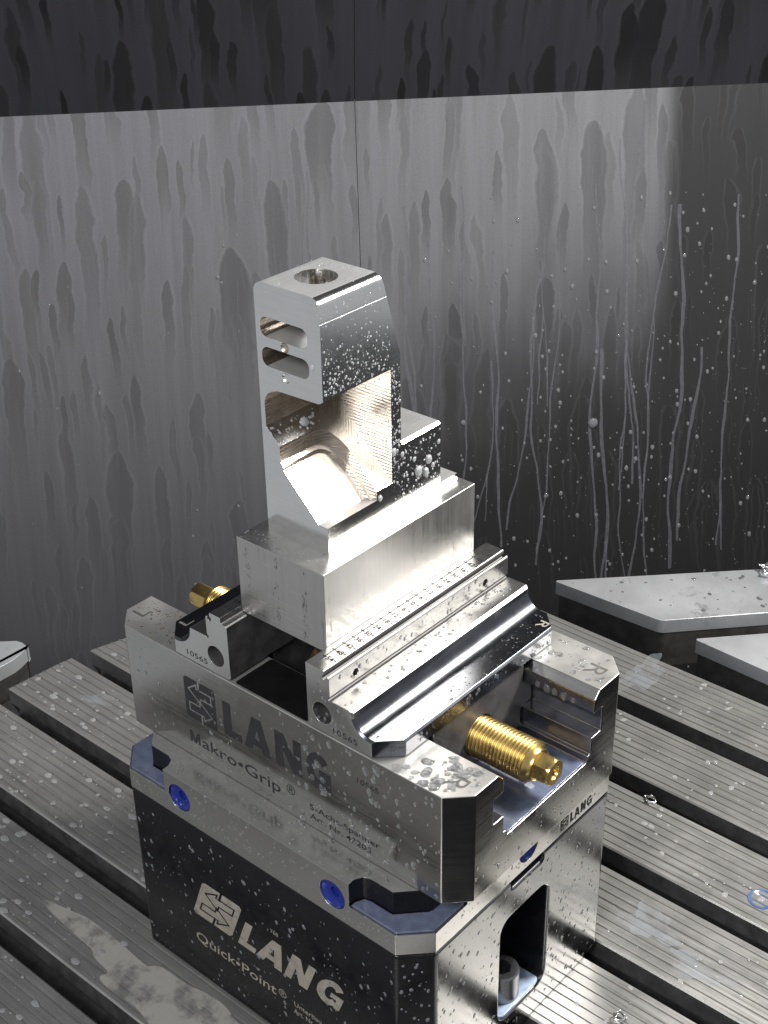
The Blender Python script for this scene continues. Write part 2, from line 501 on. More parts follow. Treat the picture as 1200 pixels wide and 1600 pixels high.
wall_panel('seam_strip', SEAM - 6, SEAM + 6, lambda u: (VC + 3, crease(u)[1] + 0.5), lambda u: (w_top(u)[0] + 3, w_top(u)[1]), M['slot'], wall)
def on_wall(u, z):
    return uvz(u, VC - math.tan(TILT) * (crease(u)[1] - z), z)
WN = (-VV * math.cos(TILT) + Vector((0, 0, 1)) * math.sin(TILT))

bm = bmesh.new()
for p in ((-450, -1500), (1600, -1500), (1600, 700), (-450, 700)): bm.verts.new(uvz(p[0], p[1], -300))
bm.faces.new(bm.verts[:])
tag(link('machine_floor', bm, M['floor'], None, base=(0, 0, -300)), 'dark machine bed far below the round table', 'floor', kind='structure')

# ------------------------------------------------------------------ round T-slot table
R_T = 326.5; PITCH = 63.0; SW = 13.5
tab = thing('rotary_table', 'round grey machine table with parallel T-slots and ribbed lands', 'table', (CEN.x, CEN.y, -90))
def chord(y, r=R_T):
    d = r * r - (y - CEN.y) ** 2
    return math.sqrt(d) if d > 0 else 0.0
X_FLAT = 297.0                            # the disc is cut flat on its right-hand side
bm = prism([(min(X_FLAT - 0.5, CEN.x + R_T * math.cos(t * math.pi / 60)), CEN.y + R_T * math.sin(t * math.pi / 60)) for t in range(120)], 'z', -90, -24)
bmesh.ops.remove_doubles(bm, verts=bm.verts[:], dist=0.01)
link('table_base', bm, M['slot'], tab, bevel=1.0)
for k in range(-5, 5):
    ya = CEN.y + k * PITCH + SW / 2; yb = CEN.y + (k + 1) * PITCH - SW / 2
    ya = max(ya, CEN.y - R_T + 2); yb = min(yb, CEN.y + R_T - 2)
    if yb - ya < 6: continue
    # ribbed top as cross-section, every station clipped to the circle
    ys = [(ya, -12), (ya, -0.9), (ya + 0.9, 0)]
    y = ya + 3.2
    while y < yb - 3.4:
        ys += [(y, 0), (y + 0.3, -0.7), (y + 1.2, -0.7), (y + 1.5, 0)]; y += 5.75
    ys += [(yb - 0.9, 0), (yb, -0.9), (yb, -12), (yb - 5, -12.01), (yb - 5, -24), (ya + 5, -24), (ya + 5, -12.01)]
    bm = bmesh.new(); L_, R_ = [], []
    for yy, zz in ys:
        cx = chord(yy) - (0.6 if zz > -0.5 else 0)
        L_.append(bm.verts.new((CEN.x - cx, yy, zz))); R_.append(bm.verts.new((min(CEN.x + cx, X_FLAT), yy, zz)))
    n = len(ys)
    for i in range(n):
        j = (i + 1) % n
        bm.faces.new((L_[i], L_[j], R_[j], R_[i]))
    bm.faces.new(L_); bm.faces.new(R_)
    bmesh.ops.triangulate(bm, faces=[f for f in bm.faces if len(f.verts) > 4])
    o = link('table_land', bm, M['table'], tab)
    o.data.materials.append(M['slot'])
    for p in o.data.polygons:
        if abs(p.normal.z) < 0.3 or p.center.z < 0.090 - 0.01: p.material_index = 1
# blue-capped hole in one land
bm = lathe([(0, 7.6), (0.4, 7.4), (0.3, 6.2), (-0.6, 4.6), (-0.8, 0)], (253.3, 214.2, 0.02), (0, 0, 1), 32, cap=False)
link('hole_plug', bm, plain('pale_blue_plug', (0.09, 0.14, 0.27), 0.2), tab)

# ------------------------------------------------------------------ cover plates round the table (45 degrees to the slots)
def plate(name, pts, top, thick, label, rnd=4.0):
    """pts in (u, v) about the table axis"""
    out = []
    n = len(pts)
    for i in range(n):
        p0, p1, p2 = (Vector(pts[(i + k) % n]) for k in (-1, 0, 1))
        a = p1 + (p0 - p1).normalized() * rnd; b = p1 + (p2 - p1).normalized() * rnd
        for t in (0, .33, .67, 1): out.append((a * (1 - t) + b * t) * .5 + (a * (1 - t) ** 2 + p1 * 2 * t * (1 - t) + b * t * t) * .5)
    ctr = uvz(sum(p[0] for p in pts) / n, sum(p[1] for p in pts) / n, top - thick)
    th = thing(name, label, 'cover plate', ctr)
    xy = [tuple(uvz(p.x, p.y, 0))[:2] for p in out]
    link('top_plate', prism(xy, 'z', top - 11, top), M['slab'], th, bevel=3.2, seg=3)
    link('support', prism([tuple(uvz(ctr_s.x, ctr_s.y, 0))[:2] for ctr_s in [Vector(p) * 0.985 + Vector((sum(q[0] for q in pts) / n, sum(q[1] for q in pts) / n)) * 0.015 for p in out]], 'z', top - thick, top - 11.02), M['slab_edge'], th, bevel=0.6)
    return th
plate('cover_plate', [(158, 331), (224, 271), (520, 281), (520, 331)], 0, 40, 'long grey cover plate with a pointed end beyond the table, under the back wall', 3.0)
plate('cover_plate', [(243, 254), (300, 192), (520, 192), (520, 262)], -5, 40, 'lower grey cover plate at the right frame edge, in front of the long one', 3.0)
plate('cover_plate', [(-310, 186), (-221, 275), (-219, 291), (-310, 294)], 0, 30, 'pale rounded cover plate at the left frame edge beyond the table', 10.0)

# ------------------------------------------------------------------ riser block and zero-point plate
L, W, B, BB = 211.4, 125.2, 186.4, 129.0
X0, X1, Y0, Y1 = 8.9, 202.4, -16.2, 141.4
CP = 12.1
def octo(x0, x1, y0, y1, c):
    return [(x0 + c, y0), (x1 - c, y0), (x1, y0 + c), (x1, y1 - c), (x1 - c, y1), (x0 + c, y1), (x0, y1 - c), (x0, y0 + c)]
ris = thing('riser_block', 'black and steel riser block bolted to the table under the vise', 'riser', (105.6, 62.6, 0))
bm = prism(octo(X0, X1, Y0, Y1, CP), 'z', 0, 103.6)
bm = boolean(bm, [prism(rrect(44, 81, 17, 82, 7), 'x', 160, 230), box(194, 230, 51, 75, 99, 120),
                  box(197, 230, 38, 60, -5, 9)])
o = link('block', bm, M['black'], ris, bevel=1.6, seg=3)
o.data.materials.append(M['riser_end'])
for p in o.data.polygons:
    c = p.center * 1000 + Vector((105.6, 62.6, 0))
    if p.normal.x > 0.95 and c.x > 200: p.material_index = 1
# zero-point plate with stepped corners
bm = prism(octo(X0, X1, Y0, Y1, CP), 'z', 104.6, BB)
reb = [(164.5, -24), (164.5, -12.5), (166.5, -9), (170, -7.6), (182, -7.6), (194, 4.6), (194, 12), (196, 16), (199, 17.5), (214, 17.5), (214, -24)]
cuts = []
for fx in (0, 1):
    for fy in (0, 1):
        pts = [((L - x) if fx else x, (W - y) if fy else y) for x, y in reb]
        cuts.append(prism(pts, 'z', 115.7, 140))
PLUGS = [((57.1, Y0, 117), (0, -1, 0)), ((154.7, Y0, 117), (0, -1, 0)), ((X1, 63, 115.5), (1, 0, 0))]
for pos, ax in PLUGS:
    cuts.append(lathe([(-4.5, 6.0), (-1.5, 7.4), (3, 7.4)], pos, ax, 32))
bm = boolean(bm, cuts)
pl = link('zero_point_plate', bm, M['steel_bright'], ris, bevel=0.5)
pl.data.materials.append(M['black'])  # black for the rebate walls: dark reflections put into the colour
for p in pl.data.polygons:
    c = p.center * 1000 + Vector((105.6, 62.6, 0))
    if abs(p.normal.z) < 0.3 and c.z > 115.8 and (c.x < 60 or c.x > 150) and X0 + 0.5 < c.x < X1 - 0.5 and c.y > Y0 + 0.5 and c.y < Y1 - 0.5 and not (c.y < -10 and abs(p.normal.y) > 0.9): p.material_index = 1
for pos, ax in PLUGS:
    body = lathe([(-4.4, 0), (-4.4, 5.9), (-1.4, 7.2), (-0.9, 7.0), (-1.9, 4.6), (-1.9, 3.0), (-4.2, 2.4), (-4.2, 0)], pos, ax, 32, cap=False)
    body.free()
    a3 = Vector(ax); e1 = Vector((1, 0, 0)) if abs(a3.x) < 0.5 else Vector((0, 1, 0)); e2 = Vector((0, 0, 1))
    body = lathe([(-4.4, 0), (-4.4, 5.9), (-1.4, 7.25), (-0.8, 7.0), (-1.5, 5.6), (-2.0, 4.2), (-2.0, 0)], pos, ax, 36, cap=False)
    hx = bmesh.new()
    r0 = [hx.verts.new(Vector(pos) + a3 * d_ + (e1 * math.cos(math.radians(60 * i)) + e2 * math.sin(math.radians(60 * i))) * 2.9) for d_ in (-4.0, 1.0) for i in range(6)]
    hx.faces.new(r0[:6]); hx.faces.new(r0[6:])
    for i in range(6): hx.faces.new((r0[i], r0[(i + 1) % 6], r0[6 + (i + 1) % 6], r0[6 + i]))
    bmesh.ops.recalc_face_normals(hx, faces=hx.faces[:])
    link('plug', boolean(body, [hx]), M['blue'], pl, bevel=0.2)
# pools of coolant standing on the corner steps
for fx in (0, 1):
    inset = [(165.2, -15.2), (165.2, -12.4), (167, -8.8), (170.2, -8.0), (182, -8.0), (193.2, 3.4), (193.2, 12), (195.5, 15.5), (199, 16.8), (201.4, 16.8), (201.4, -3.8), (190, -15.2)]
    pts = [((L - x) if fx else x, y) for x, y in inset]
    link('coolant_pool', prism(pts, 'z', 115.72, 116.8), M['pool'], pl, bevel=0.45)
# socket screw and coolant inside the opening
bm = boolean(lathe([(0, 8.6), (17, 8.6), (18, 7.8)], (192, 60, 17.2), (0, 0, 1), 36), [prism(circle(192, 60, 5.0, 6), 'z', 26, 40)])
link('socket_screw', bm, M['bolt'], ris)
link('washer_pool', prism(rrect(164, 201.8, 45, 80, 5), 'z', 17.05, 18.6), plain('pale_coolant', (0.42, 0.52, 0.66), 0.1), ris, bevel=0.4)
# lettering
F = Flat((0, Y0, 0), (1, 0, 0), (0, 0, 1)); G = Flat((0, Y0, 0), (1, 0, 0), (0, 0, 1), 0.10)
logo(F, G, 58.3, 45, 27.2, 25.2, 0.37, 0.9)
lang_letters(F, 0, 44.6, 18, [(89.9, 101.3), (102.0, 119.4), (120.9, 135.8), (139.6, 155.5)], 0.37)
F.text('Quick•Point', 58.4, 26.0, 6.6, 56, 0.004, 0.10); F.text('®', 116.2, 27.5, 5.2)
F.text('Unterbau', 126.5, 27.4, 3.3, 17.5, 0.005); F.text('Art. Nr. 47.', 126.0, 22.6, 3.3, 19, 0.005)
F.text('768', 113.5, 67.0, 2.6)
F.make('lettering', M['print_light'], ris); G.make('logo_lines', M['black'], ris)
F = Flat((X1, 0, 0), (0, 1, 0), (0, 0, 1)); G = Flat((X1, 0, 0), (0, 1, 0), (0, 0, 1), 0.1)
logo(F, G, 88.4, 106.8, 6.6, 6.4, 0, 0.35)
lang_letters(F, 0, 107.0, 5.6, [(96.4, 99.3), (99.8, 104.4), (105.2, 109.4), (110.3, 114.8)])
F.make('plate_lettering', M['print_dark'], pl); G.make('plate_logo_lines', M['steel_bright'], pl)

# ------------------------------------------------------------------ vise
vis = thing('machine_vise', 'wet steel five-axis vise with engraved sides, standing on the riser', 'vise', (105.6, 62.6, BB))
bm = prism(octo(0, L, 0, W, 9.6), 'z', BB + 0.02, B)
half = [(25.2, 192), (25.2, B), (29, 182.4), (29.2, 175.4), (22.3, 175.4), (22.3, 162), (29.8, 162), (29.8, 153), (31.6, 153), (32.6, 149.8)]
chan = half + [(W - y, z) for y, z in reversed(half)]
bm = boolean(bm, [prism(chan, 'x', -20, 240)])
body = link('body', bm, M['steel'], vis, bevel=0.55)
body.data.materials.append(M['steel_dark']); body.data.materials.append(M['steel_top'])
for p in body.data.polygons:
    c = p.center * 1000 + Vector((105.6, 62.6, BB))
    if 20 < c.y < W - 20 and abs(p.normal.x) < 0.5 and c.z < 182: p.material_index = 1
    elif p.normal.z > 0.9 and c.z > 184: p.material_index = 2
link('bearing_block', boolean(box(88, 122, 31.0, W - 31.0, 150, 172), [prism(circle(62.6, 165, 11, 24), 'x', 80, 130)]), M['steel_dark'], vis, bevel=0.8)
link('coolant_pool', prism([(123, 33.5), (210.6, 33.5), (210.6, W - 33.5), (123, W - 33.5)], 'z', 149.82, 150.5), M['pool'], vis, bevel=0.3)

link('shade_sheet', prism(rrect(83.2, 127.8, 1.3, 24.6, 1.5), 'z', B + 0.02, B + 0.35), plain('gap_shade', (0.010, 0.009, 0.009), 0.09), vis, bevel=0.15)  # added dark sheet: shade under the raw block painted onto the rail

def jaw(mirror):
    mx = (lambda x: 210.4 - x) if mirror else (lambda x: x)
    prof = [(130.0, 187.0), (129.0, 188.2), (129.0, 216.2), (128.95, 219.2), (139.0, 219.2), (139.5, 218.7), (139.5, 217.0), (138.5, 216.6), (138.5, 215.2),
            (139.6, 214.6), (140.6, 215.3), (140.7, 216.7), (141.5, 216.7), (142.1, 216.0), (142.1, 206.9), (141.2, 206.4), (141.0, 205.5), (141.6, 204.9), (142.6, 205.0), (142.9, 205.4),
            (153.0, 205.3), (154.6, 204.2)]
    if mirror:   # seat step of the grip edge
        prof[1:4] = [(128.6, 188.2), (128.6, 215.4), (129.4, 216.0), (131.6, 216.0), (132.3, 216.4), (132.3, 219.2)]
    arc0 = len(prof) - 1
    for i in range(1, 11):
        a = math.radians(8 + 80 * i / 10)
        prof.append((163.6 - 9.0 * math.cos(a), 204.2 - 9.0 * math.sin(a)))
    prof += [(173.7, 195.2), (174.8, 194.1), (174.8, 187.0)]
    foot_lo, foot_hi = arc0, len(prof) - 3
    poly = [(mx(x), z) for x, z in prof]
    bm = prism(poly, 'y', 0.4, 124.8)
    bm.verts.ensure_lookup_table()
    pos = {tuple(round(c, 3) for c in p): i for i, p in enumerate(poly)}
    ed = []
    for e in bm.edges:
        a, b = e.verts
        if abs(a.co.y - b.co.y) > 1e-6: continue
        ia = pos.get((round(a.co.x, 3), round(a.co.z, 3))); ib = pos.get((round(b.co.x, 3), round(b.co.z, 3)))
        if ia is not None and ib is not None and foot_lo <= min(ia, ib) and max(ia, ib) <= foot_hi: ed.append(e)
    bmesh.ops.bevel(bm, geom=ed, offset=1.6, segments=1, affect='EDGES', clamp_overlap=True)
    bmesh.ops.recalc_face_normals(bm, faces=bm.faces[:])
    corner = lambda y0, s: prism([(mx(164.6), y0), (mx(190), y0), (mx(190), y0 + s * 25.4)], 'z', 180, 230)
    cut = [corner(0.3, 1), corner(124.9, -1)]
    cut[0].free(); cut[1].free()
    cut = [prism([(mx(164.8), -5), (mx(190), -5), (mx(190), 25.6), (mx(164.8), 0.4)], 'z', 180, 230),
           prism([(mx(164.8), 130), (mx(190), 130), (mx(190), 99.6), (mx(164.8), 124.8)], 'z', 180, 230),
           lathe([(-3, 5.2), (45, 5.2)], (mx(137.4), 0, 196.6), (0, 1, 0), 28)]
    for y in (17, 107.3):
        cut.append(lathe([(-8, 1.7), (4, 1.7)], (mx(142.1), y, 210.6), (-1 if mirror else 1, 0, 0), 20))
    bm = boolean(bm, cut)
    j = link('jaw', bm, M['steel_bright'], vis, bevel=0.35)
    j.data.materials.append(M['jaw_polish']); j.data.materials.append(M['steel_top']); j.data.materials.append(M['jaw_matt']); j.data.materials.append(M['slot'])
    for p in j.data.polygons:
        x = mx(p.center.x * 1000 + 105.6); z = p.center.z * 1000 + BB
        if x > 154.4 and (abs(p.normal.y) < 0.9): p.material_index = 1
        elif (138.4 < x < 140.75 and 214 < z < 217.9) or (140.8 < x < 143.0 and 204.5 < z < 206.95): p.material_index = 4
        elif x < 129.2 and z < 216 and abs(p.normal.x) > 0.8: p.material_index = 4  # clamp faces darkened: shade of the gap put into the colour
        elif (x - 137.4) ** 2 + (z - 196.6) ** 2 < 5.3 ** 2: p.material_index = 4  # inside of the hole darkened, its shade painted in
        elif abs(p.normal.y) < 0.5 and x > 128.9: p.material_index = 3
    # carriage under the jaw, running in the channel
    car = [(31, 151), (W - 31, 151), (W - 31, 161.5), (W - 23, 162.6), (W - 23, 174.8), (W - 30, 175.6), (W - 30, 186.9), (30, 186.9), (30, 175.6), (23, 174.8), (23, 162.6), (31, 161.5)]
    xa, xb = sorted((mx(131), mx(173.6)))
    bm = boolean(prism(car, 'x', xa, xb), [lathe([(-5, 10.0), (45, 10.0)], (xa, 62.6, 165), (1, 0, 0), 32)])
    link('carriage', bm, M['slot'], j, bevel=0.5)
    # plug faces, scale and lettering
    F = Flat((0, 0, 219.2), (-1, 0, 0) if mirror else (1, 0, 0), (0, -1, 0) if mirror else (0, 1, 0))
    sg = -1 if mirror else 1
    for k in range(-9, 10):
        x = sg * mx(134.2); y = sg * 62.6 + k * 6
        F.text(str(abs(k * 6)), x + 1.5, y - 1.35, 2.7, None, 0.02, 0, True)
        F.line([(x - 2.6, y), (x - 0.9, y)], 0.55); F.line([(x + 3.9, y), (x + 4.8, y)], 0.55)
    F.line([(sg * mx(132.6), sg * 62.6 - 57), (sg * mx(132.6), sg * 62.6 + 57)], 0.4)
    for k in range(-57, 58):
        F.line([(sg * mx(138.7), sg * 62.6 + k), (sg * mx(138.95), sg * 62.6 + k)], 0.35)
    F.make('scale_marks', M['print_dark'], j)
    F = Flat((0, 0.4, 0), (1, 0, 0), (0, 0, 1))
    if mirror: F.text('10565', 53.6, 189.4, 3.0, 13.5)
    else: F.text('10565', 143.6, 189.2, 3.0, 13.5)
    F.make('jaw_number', M['print_dark'], j)
    F = Flat((0, 0, 195.2), (0, 1 if mirror else -1, 0), (-1 if mirror else 1, 0, 0))
    for yy in (12.5, 114.5):
        F = Flat((0, 0, 195.2), (0, 1 if mirror else -1, 0), (-1 if mirror else 1, 0, 0))
        F.text('L' if mirror else 'R', (yy - 3) if mirror else (-yy - 3), (-mx(167.2)) if mirror else 167.2, 5.2, 5.6)
        F.make('jaw_letter', M['print_light'], j)
    return j
jr = jaw(False); jl = jaw(True)
jr['label'] = 'wet bright right-hand jaw with a millimetre scale'
jl['label'] = 'left-hand jaw in the shade of the workpiece'

# gold spindle: thread, collar and hexagon at both ends
def spindle_end(x_in, x_out, x_hex, sgn):
    prof = [(0, 9.5)]; p = 1.9; d = 0.0; ln = abs(x_out - x_in) - 1.6
    while d < ln - p:
        prof += [(d + 0.2, 9.7), (d + 0.6, 9.65), (d + 1.15, 8.9), (d + 1.35, 8.9), (d + p, 9.6)]; d += p
    prof += [(d + 1.2, 8.6), (d + 2.0, 7.6), (d + 3.4, 7.3), (d + 3.6, 6.6)]
    th = lathe(prof, (x_in, 62.6, 165), (sgn, 0, 0), 56)
    t = link('spindle_thread', th, M['gold'], vis, angle=50)
    xh = x_in + sgn * (d + 3.55)
    hexa = prism([(62.6 + 6.7 * math.cos(math.radians(60 * i + 20)), 165 + 6.7 * math.sin(math.radians(60 * i + 20))) for i in range(6)], 'x', *sorted((xh, x_hex)))
    con = lathe([(-9, 15.6), (0.02, 6.4), (0.5, 6.4), (0.5, 16)], (x_hex, 62.6, 165), (sgn, 0, 0), 36)
    hole = lathe([(-7, 0.0), (-5.0, 2.2), (-2.0, 2.3), (0.3, 3.3), (1, 3.3)], (x_hex, 62.6, 165), (sgn, 0, 0), 28)
    hexa = boolean(hexa, [hole])
    hexa = boolean(hexa, [lathe([(-14, 11.5), (0.3, 5.9)], (x_hex, 62.6, 165), (sgn, 0, 0), 48)], 'INTERSECT')
    con.free()
    link('spindle_hexagon', hexa, M['gold'], t, bevel=0.25)
spindle_end(140, 206, 214.2, 1)
spindle_end(72, 3, -9.5, -1)

# engraving on the vise body
F = Flat((0, 0, 0), (1, 0, 0), (0, 0, 1)); G = Flat((0, 0, 0), (1, 0, 0), (0, 0, 1), 0.1)
logo(F, G, 49.4, 152.8, 20.8, 23.4, 0, 0.75)
lang_letters(F, 0, 154.6, 19.0, [(75.0, 86.4), (88.2, 105.0), (108.0, 123.9), (126.9, 141.2)])
F.make('lettering', M['print_dark'], vis); G.make('logo_lines', M['steel_bright'], vis)
F = Flat((0, 0, 0), (1, 0, 0), (0, 0, 1))
for q in ([(0, 0), (1.3, 0), (1.3, 6.6), (0, 6.6)], [(5.5, 0), (6.8, 0), (6.8, 6.6), (5.5, 6.6)], [(0, 6.6), (1.7, 6.6), (4.1, 0), (2.7, 0)], [(5.1, 6.6), (6.8, 6.6), (4.1, 0), (2.7, 0)]):
    F.poly([(50.2 + a, 138.0 + b) for a, b in q])
F.text('akro•Grip', 58.3, 138.0, 6.6, 51.4, 0.004); F.text('®', 113.6, 141.2, 5.4)
F.make('product_line', M['print_dark'], vis)
F = Flat((0, 0, 0), (1, 0, 0), (0, 0, 1))
F.text('5-Achs-Spanner', 127.6, 139.3, 3.3, 41, 0.008); F.text('Art. Nr. 47205', 127.6, 134.0, 3.3, 36, 0.008)
F.make('article_lines', M['print_dark'], vis)
F = Flat((0, 0, 0), (1, 0, 0), (0, 0, 1))
F.text('10565', 156.6, 169.8, 3.0, 12)
F.make('body_number', M['print_dark'], vis)
F = Flat((0, 0, B), (0, -1, 0), (1, 0, 0))
F.text('R', -114.6, 197.2, 9.5, 8.2); F.make('end_letter', M['print_grey'], vis)
F = Flat((0, 0, B), (0, -1, 0), (1, 0, 0)); F.text('R', -15.2, 196.4, 9.5, 8.2); F.make('end_letter', M['print_grey'], vis)
F = Flat((0, 0, B), (0, 1, 0), (-1, 0, 0)); F.text('L', 10, -11.2, 8.0, 6.0); F.make('end_letter', M['print_grey'], vis)

# ------------------------------------------------------------------ workpiece
wp = thing('workpiece', 'milled aluminium part standing on its raw block between the jaws', 'workpiece', (103.5, 64, 216.2))
link('raw_block', box(78.1, 128.93, 13.5, 115.5, 216.3, 254.8), M['stock'], wp, bevel=0.35)
F = Flat((0, 13.5, 0), (1, 0, 0), (0, 0, 1), 0.04)
for x_, z_, l_, dz in ((79, 240, 8, 0.2), (82, 226.5, 26, 0.6), (96, 232, 14, -0.8), (101, 225, 17, -0.9), (80, 219.5, 30, 0.3), (105, 221, 16, 0.2), (92, 247, 6, 0.1), (112, 229, 12, -3.5), (110, 240, 9, 0.5)):
    F.line([(x_, z_), (x_ + l_ * 0.5, z_ + dz * 0.4), (x_ + l_, z_ + dz)], 0.16)
F.make('scratches', M['chip'], wp)
F = Flat((0, 13.5, 0), (1, 0, 0), (0, 0, 1), 0.05)
for x_ in (84, 101, 117.5):
    for _ in range(26):
        a_, b_ = random.gauss(x_, 0.9), random.uniform(218, 253); F.line([(a_, b_), (a_ + random.uniform(-.1, .1), b_ + random.uniform(0.2, 1.6))], random.uniform(0.12, 0.4))
F.make('stains', M['print_grey'], wp)['kind'] = 'stuff'
xa, xb, zt = 85.5, 120.8, 368.5
def top_prof(r=4.6):
    pts = [(xa, 254.82), (xb, 254.82)]
    pts += [(xb - r + r * math.cos(math.radians(a)), zt - r + r * math.sin(math.radians(a))) for a in range(0, 91, 15)]
    pts += [(xa + r + r * math.cos(math.radians(a)), zt - r + r * math.sin(math.radians(a))) for a in range(90, 181, 15)]
    return pts
post = prism(top_prof(), 'y', 26.0, 73.2)
block = boolean(box(xa, xb, 72.5, 100.3, 254.82, 289.5), [prism([(xb - 1.6, 290), (xb + 1, 290), (xb + 1, 287.2)], 'y', 74, 110)])
flange = box(xa - 0.8, xb + 0.02, 40, 112.5, 254.82, 258.6)
post = boolean(post, [block], 'UNION')
post = boolean(post, [flange], 'UNION')
c_far = prism([(61.4, 372), (62.2, 368.5), (73.4, 330), (90, 330), (90, 372)], 'x', 70, 140)
# upper pocket: back wall, 45 degree floor, far wall at y 67
up = [(87.9, 305.6), (87.9, 316.5), (88.6, 318.8), (90.2, 320.8), (92.5, 322.2), (96, 323.4), (118.6, 324.2), (122, 326.4), (145, 345), (145, 248.5)]
c_up = prism(up, 'y', 10, 67.0)
ed = [e for e in c_up.edges if all(abs(v.co.y - 67) < 1e-4 for v in e.verts) and all(v.co.x < 92 for v in e.verts)]
# lower slot: rounded end, floor parallel to the upper one
pl2 = [(95.2, 10), (150, 10), (150, 57.0), (107, 57.0)]
for i in range(1, 12):
    a = math.radians(90 + 90 * i / 12); pl2.append((107 + 11.8 * math.cos(a), 45.2 + 11.8 * math.sin(a)))
pl2.append((95.2, 45.2))
c_lo = boolean(prism(pl2, 'z', 268.4, 316), [prism([(60, 324), (115.6, 268.4), (115.6, 250), (60, 250)], 'y', -10, 100)])
ed = [e for e in c_lo.edges if len(e.link_faces) == 2 and any(f.normal.x < -0.5 and f.normal.z < -0.5 for f in e.link_faces)
      and any(abs(f.normal.z) < 0.1 and f.calc_center_median().y > 12 for f in e.link_faces)
      and not any(f.normal.y < -0.9 for f in e.link_faces)]
bmesh.ops.bevel(c_lo, geom=ed, offset=2.0, segments=4, affect='EDGES', clamp_overlap=True)
bmesh.ops.recalc_face_normals(c_lo, faces=c_lo.faces[:])
slots = [box(120.7, 125, 20, 70, 357.9, 358.05), prism(rrect(88.0, 113.8, 345.7, 354.3, 3.6), 'y', 10, 66), prism(rrect(88.2, 114.1, 333.0, 341.5, 3.6), 'y', 10, 60)]
hole = prism(circle(102.8, 43.9, 8.7, 56), 'z', 352, 380)
dim = [lathe([(-1, 2.3), (0.01, 2.2), (2.4, 0.0)], (101.2, 26.0, z), (0, 1, 0), 24) for z in (343.6, 330.6)]
post = boolean(post, [c_far, c_up, c_lo] + slots + [hole] + dim)
o = link('machined_post', post, M['alu'], wp, bevel=0.45, angle=25)
o.data.materials.append(M['alu_matt']); o.data.materials.append(M['alu_pocket'])
for p in o.data.polygons:
    c = p.center * 1000 + Vector((103.5, 64, 216.2))
    if p.normal.z > 0.95: p.material_index = 1
    elif c.x < 120.5 and 268 < c.z < 327 and c.y > 26.3 and c.y < 67.3 and p.normal.x > -0.1 and (p.normal.z < 0.4): p.material_index = 2
    elif 332.5 < c.z < 355 and 87.5 < c.x < 115 and c.y > 26.3 and c.y < 70: p.material_index = 2

# ------------------------------------------------------------------ coolant droplets
class Drops:
    def __init__(self): self.v, self.f = [], []
    def add(self, p, n, r, flat=0.5, stretch=1.0, sag=None, seg=8):
        n = Vector(n).normalized(); p = Vector(p)
        t = Vector(sag) if sag is not None else Vector((random.uniform(-1, 1), random.uniform(-1, 1), random.uniform(-1, 1)))
        t = (t - n * t.dot(n)); t = t.normalized() if t.length > 1e-4 else n.orthogonal().normalized()
        b = n.cross(t); i0 = len(self.v)
        ph = [random.uniform(0.88, 1.12) for _ in range(seg)]
        rings = ((1.0, -0.04), (0.93, 0.30), (0.68, 0.72))
        for rr, hh in rings:
            for i in range(seg):
                a = 2 * math.pi * i / seg
                q = p + (t * math.cos(a) * stretch + b * math.sin(a)) * (r * rr * ph[i]) + n * (r * flat * hh)
                self.v.append(q)
        self.v.append(p + n * r * flat)
        for k in range(2):
            for i in range(seg):
                j = (i + 1) % seg
                self.f.append((i0 + k * seg + i, i0 + k * seg + j, i0 + (k + 1) * seg + j, i0 + (k + 1) * seg + i))
        for i in range(seg):
            self.f.append((i0 + 2 * seg + i, i0 + 2 * seg + (i + 1) % seg, i0 + 3 * seg))
    def scatter(self, o, a, b, n, count, r0, r1, flat=0.5, stretch=1.0, sag=None, skew=2.5, ok=None, seg=8):
        o, a, b = Vector(o), Vector(a), Vector(b)
        for _ in range(count):
            s, t = random.random(), random.random()
            p = o + a * s + b * t
            if ok and not ok(p): continue
            self.add(p, n, r0 + (r1 - r0) * random.random() ** skew, flat, random.uniform(1, stretch), sag, seg)
    def make(self, name, mat, label, base=(0, 0, 0)):
        me = bpy.data.meshes.new(name)
        me.from_pydata([tuple((v - Vector(base)) * S) for v in self.v], [], self.f)
        me.materials.append(mat)
        for p in me.polygons: p.use_smooth = True
        o = bpy.data.objects.new(name, me); COL.objects.link(o); o.location = Vector(base) * S
        return tag(o, label, 'droplets', kind='stuff')

DN = (0, 0, -1)
# on the workpiece
d = Drops()
d.scatter((xb, 26.5, 326.5), (0, 40, 0), (0, 0, 20), (1, 0, 0), 230, 0.12, 0.62, 0.5, 1.3, DN)
d.scatter((xb, 26.5, 327), (0, 40, 0), (0, 0, 12), (1, 0, 0), 90, 0.12, 0.6, 0.5, 1.3, DN)
d.scatter((xb, 26.5, 346), (0, 36, 0), (0, 0, 18), (1, 0, 0), 60, 0.15, 0.5, 0.5, 1.2, DN)
d.scatter((xb, 67.4, 276), (0, 5.4, 0), (0, 0, 52), (1, 0, 0), 130, 0.15, 0.7, 0.5, 1.5, DN)
d.scatter((xb, 68, 262), (0, 32, 0), (0, 0, 24), (1, 0, 0), 230, 0.12, 0.7, 0.5, 1.3, DN)
for y, z, r in ((85, 271, 2.2), (92, 274, 2.0), (90, 268.5, 1.9), (74, 283.5, 1.1), (82, 278, 1.0), (95, 270, 1.1), (68.2, 287, 1.7), (99, 280, 1.0), (59, 268.6, 1.3)):
    d.add((xb, y, z), (1, 0, 0), r, 0.55, 1.25, DN, 14)
d.scatter((87, 27, zt), (31, 0, 0), (0, 33, 0), (0, 0, 1), 150, 0.12, 0.42, 0.45, ok=lambda p: (p.x - 102.8) ** 2 + (p.y - 43.9) ** 2 > 90 and p.y > 45 + 0.2 * (p.x - 100) or random.random() < 0.2)
d.scatter((86.5, 74, 289.5), (32, 0, 0), (0, 26, 0), (0, 0, 1), 40, 0.15, 0.5, 0.4)
